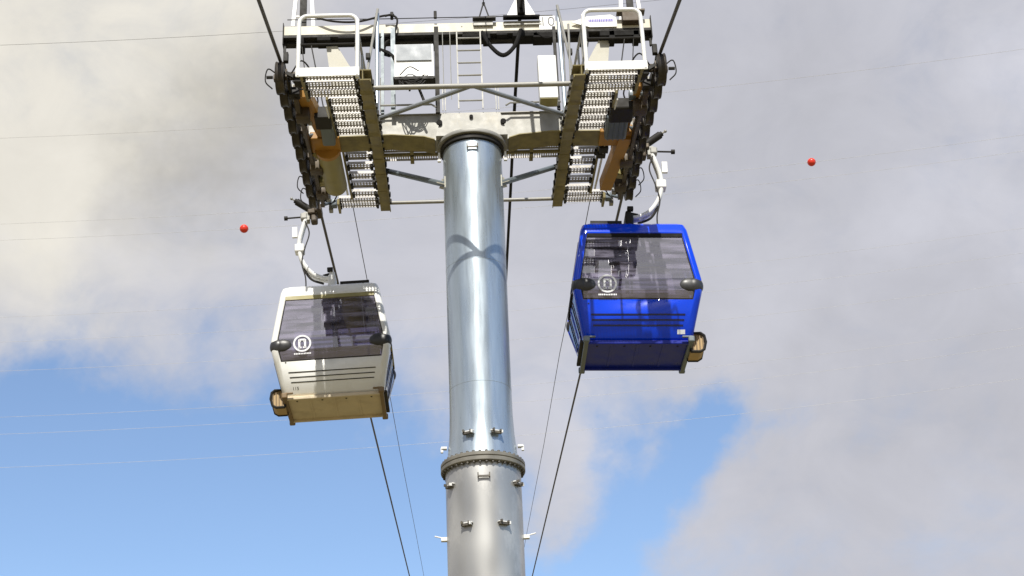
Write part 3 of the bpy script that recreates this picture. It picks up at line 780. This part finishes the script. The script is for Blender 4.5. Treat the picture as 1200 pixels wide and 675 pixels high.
    part(MB().tube([(-.0,0,2.50),(s*.16,0,2.46)],.03,8).bbox((s*.03,-.06,2.55),(.10,.08,.07),b=.01),'mount_pin','dark' ,ho)
    part(MB().tube(curve([V((s*.45,-.08,3.55)),V((s*.38,-.08,3.3)),V((s*.46,-.09,3.0)),V((s*.52,-.09,2.7)),V((s*.46,-.09,2.4)),V((s*.46,-.09,2.08))]),.012,6).tube(curve([V((s*.50,-.02,2.62)),V((s*.36,-.02,2.40)),V((s*.15,-.02,2.30))]),.022,8),'hanger_cable','dark',ho)
    gz=3.82; gx=s*.19
    gr=MB(); gr.bbox((gx+s*.02,0,gz-.04),(.13,.34,.13),b=.02); gr.bbox((gx+s*.13,0,gz-.07),(.16,.24,.12),b=.02); gr.bbox((gx+s*.10,.0,gz-.20),(.12,.18,.16),b=.03)
    go=part(gr,'grip','rust',G)
    a=V((gx+s*.12,-.05,gz-.06)); b=V((gx+s*.40,-.10,gz+.13)); d=(b-a).normalized()
    part(MB().tube([a+d*.03,b],.065,16).tube([b,b+d*.04],.045,12),'grip_spring','dark',go)
    part(MB().tube([b+d*.04,b+d*.10],.016,8).ellipsoid(b+d*.11,(.028,.028,.028),10,8),'spring_knob','galv',go)
    part(MB().tube([(gx+s*.2,-.06,gz-.17),(gx+s*.58,-.08,gz-.19)],.016,8).lathe([(0,-.03),(.04,-.03),(.04,.03),(0,.03)],(gx+s*.60,-.08,gz-.19),12,Matrix.Rotation(math.radians(90),3,'Y')),'grip_lever','dark',go)
    part(MB().bbox((gx+s*.10,-.1,gz+.06),(.08,.10,.10),b=.02).bbox((gx+s*.28,-.03,gz-.16),(.12,.14,.12),b=.02).box((s*.42,0,3.66),(.10,.16,.16)),'grip_casting','galv',go)
    return G
gondola((-2.40,3.50,11.28),(math.radians(0),math.radians(-2.2),math.radians(0)),-1,'white gondola with tan underside hanging on the left rope just past the tower','cab_white','olive','glass_w','tan','115',.53)
gondola((2.45,1.15,11.03),(0,math.radians(1.8),0),1,'glossy blue gondola with dark underside hanging on the right rope beside the tower','cab_blue','black','glass_b','navy','',.57)

# ------------------------------------------------------------------ world: sky and clouds, unseen ones shaped for mast reflections
SUN_EL=math.radians(46); sun=V((-.045,-1,0)).normalized()*math.cos(SUN_EL)+V((0,0,math.sin(SUN_EL)))
W=bpy.data.worlds.new('World'); S.world=W; W.use_nodes=True; nt=W.node_tree; N=nt.nodes; L=nt.links
bg=N['Background']; bg.inputs['Strength'].default_value=.10
sky=N.new('ShaderNodeTexSky'); sky.sky_type='NISHITA'; sky.sun_disc=False; sky.sun_elevation=SUN_EL
sky.sun_rotation=math.atan2(sun.x,sun.y); sky.altitude=200; sky.air_density=1.0; sky.dust_density=.25; sky.ozone_density=3.0
tc=N.new('ShaderNodeTexCoord'); D=tc.outputs['Generated']
def math_(op,a,b=None,clamp=False):
    n=N.new('ShaderNodeMath'); n.operation=op; n.use_clamp=clamp
    for i,x in enumerate((a,b)):
        if x is None: continue
        if isinstance(x,(int,float)): n.inputs[i].default_value=x
        else: L.new(x,n.inputs[i])
    return n.outputs[0]
def noise(scale,detail,rough,offset,dist=0.,stretch=(1,1,1)):
    mp=N.new('ShaderNodeMapping'); mp.inputs['Location'].default_value=offset; mp.inputs['Scale'].default_value=stretch; L.new(D,mp.inputs[0])
    n=N.new('ShaderNodeTexNoise'); n.inputs['Scale'].default_value=scale; n.inputs['Detail'].default_value=detail
    n.inputs['Roughness'].default_value=rough; n.inputs['Distortion'].default_value=dist; L.new(mp.outputs[0],n.inputs['Vector']); return n.outputs['Fac']
# warp the direction a little so that no cloud edge is a circle
wn=N.new('ShaderNodeTexNoise'); wn.inputs['Scale'].default_value=7; wn.inputs['Detail'].default_value=6; wn.inputs['Roughness'].default_value=.6; L.new(D,wn.inputs['Vector'])
sub=N.new('ShaderNodeVectorMath'); sub.operation='SUBTRACT'; L.new(wn.outputs['Color'],sub.inputs[0]); sub.inputs[1].default_value=(.5,.5,.5)
scl=N.new('ShaderNodeVectorMath'); scl.operation='SCALE'; L.new(sub.outputs[0],scl.inputs[0]); scl.inputs['Scale'].default_value=.16
add=N.new('ShaderNodeVectorMath'); add.operation='ADD'; L.new(D,add.inputs[0]); L.new(scl.outputs[0],add.inputs[1]); DW=add.outputs[0]
def blobs(lst):
    tot=None
    for (c,r,w) in lst:
        c=V(c).normalized() if len(c)==3 else direction(*c).normalized()
        n=N.new('ShaderNodeVectorMath'); n.operation='DISTANCE'; L.new(DW,n.inputs[0]); n.inputs[1].default_value=c
        m=N.new('ShaderNodeMapRange'); m.interpolation_type='SMOOTHSTEP'; L.new(n.outputs['Value'],m.inputs[0])
        m.inputs[1].default_value=0; m.inputs[2].default_value=r if r<2 and r>0 and isinstance(r,float) else r/F_PX
        m.inputs[3].default_value=w; m.inputs[4].default_value=0
        tot=m.outputs[0] if tot is None else math_('ADD',tot,m.outputs[0])
    return tot
blue=blobs([((140,690),410,1.3),((360,650),290,1.0),((500,700),200,.8),((20,560),200,.55),((300,520),150,.5),((120,500),150,.5),((640,700),110,.3),
            ((845,485),85,.9),((780,545),120,.9),((725,610),120,.6),((760,680),130,.5),((660,690),130,.65),((0,700),300,.5),((860,690),90,.2),
            ((400,460),100,.25),((500,440),90,.2),((1150,640),130,.12),((520,560),120,.35),((250,420),110,.22),((60,440),110,.22),
            ((.88,-.20,.43),.85,2.6),((-.6,-.5,.5),.45,.5),((.2,.1,.98),.5,.8),((.8,.3,.2),.4,.6)])  # out-of-view gaps; the first is added to put blue into mast reflections
n1=noise(5.5,10,.64,(3.1,1.7,.4),.5,(1,1,1.5)); n2=noise(15,8,.62,(.3,4.2,2.2),.7,(1,1,1.5)); n4=noise(3.2,9,.6,(5.3,.7,9.1),.5,(1,1,1.5))
cov=math_('ADD',math_('SUBTRACT',.64,blue),math_('ADD',math_('MULTIPLY',math_('SUBTRACT',n1,.5),1.1),math_('MULTIPLY',math_('SUBTRACT',n2,.5),.50)))
mr=N.new('ShaderNodeMapRange'); mr.interpolation_type='SMOOTHSTEP'; L.new(cov,mr.inputs[0]); mr.inputs[1].default_value=-.30; mr.inputs[2].default_value=.68; mr.inputs[3].default_value=0.06; mr.inputs[4].default_value=1
COV=mr.outputs[0]
cream=blobs([((40,60),380,1.15),((170,30),240,.5),((260,20),150,.3),((20,240),200,.5),((0,-.80,.60),.55,.6)])  # last blob brightens unseen cloud added behind the camera
white=blobs([((1200,60),110,.9),((1130,230),130,.5),((330,330),120,.3),((560,400),200,.35),((700,520),130,.5),((880,330),120,.25),((60,330),120,.25),((430,530),130,.3)])
dark=blobs([((255,130),150,1.4),((195,200),120,1.0),((330,90),120,.5),((150,220),90,.4),((900,110),240,.35),((1010,520),190,.35),((1160,430),200,.35),((980,400),140,.25),
            ((-.90,-.25,.36),.75,2.6),((.55,-.75,.36),.45,1.8),((-.55,-.75,.30),.40,1.2),((.98,.05,.2),.4,2.2),((-.7,.6,.35),.4,1.0),((0,-.98,.15),.45,1.5)])  # out-of-view clouds darkened to shape mast reflections and cut ambient light
n3=noise(4,9,.6,(7,2,5),.7,(1,1,1.4))
fc=math_('ADD',cream,math_('MULTIPLY',math_('SUBTRACT',n3,.55),.25),True)
mx=N.new('ShaderNodeMix'); mx.data_type='RGBA'; L.new(fc,mx.inputs[0]); mx.inputs[6].default_value=(5.75,5.8,6.4,1); mx.inputs[7].default_value=(8.2,7.85,7.1,1)
br=math_('ADD',math_('SUBTRACT',1.0,math_('MULTIPLY',dark,.19)),math_('ADD',math_('MULTIPLY',math_('SUBTRACT',n4,.5),.30),math_('MULTIPLY',math_('SUBTRACT',n2,.5),.20)))
br=math_('ADD',br,math_('MULTIPLY',white,.20))
br=math_('MAXIMUM',br,.25)
unseen_core=blobs([((-.02,-.78,.62),.42,.9)])  # unseen bright cloud added behind the camera for the mast's highlight
br=math_('ADD',br,unseen_core)
vm=N.new('ShaderNodeVectorMath'); vm.operation='SCALE'; L.new(mx.outputs[2],vm.inputs[0]); L.new(br,vm.inputs['Scale'])
sk=N.new('ShaderNodeVectorMath'); sk.operation='SCALE'; L.new(sky.outputs[0],sk.inputs[0]); sk.inputs['Scale'].default_value=1.75
fm=N.new('ShaderNodeMix'); fm.data_type='RGBA'; L.new(COV,fm.inputs[0]); L.new(sk.outputs[0],fm.inputs[6]); L.new(vm.outputs[0],fm.inputs[7])
L.new(fm.outputs[2],bg.inputs['Color'])

sl=bpy.data.lights.new('sun','SUN'); sl.energy=4.8; sl.angle=math.radians(.5); sl.color=(1,.96,.88)
so=bpy.data.objects.new('sun',sl); COL.objects.link(so); so.rotation_euler=sun.to_track_quat('Z','Y').to_euler(); so.location=(0,-10,40)

cd=bpy.data.cameras.new('camera'); cam=bpy.data.objects.new('camera',cd); COL.objects.link(cam)
cd.sensor_width=36; cd.lens=F_PX*36/1200; cd.clip_end=8000; cd.clip_start=.1
Mc=Matrix((RT,UP,-FW)).transposed().to_4x4(); Mc.translation=CAM; cam.matrix_world=Mc; S.camera=cam
S.view_settings.view_transform='Standard'; S.view_settings.look='None'; S.view_settings.exposure=0; S.view_settings.gamma=1
S.view_settings.use_curve_mapping=False
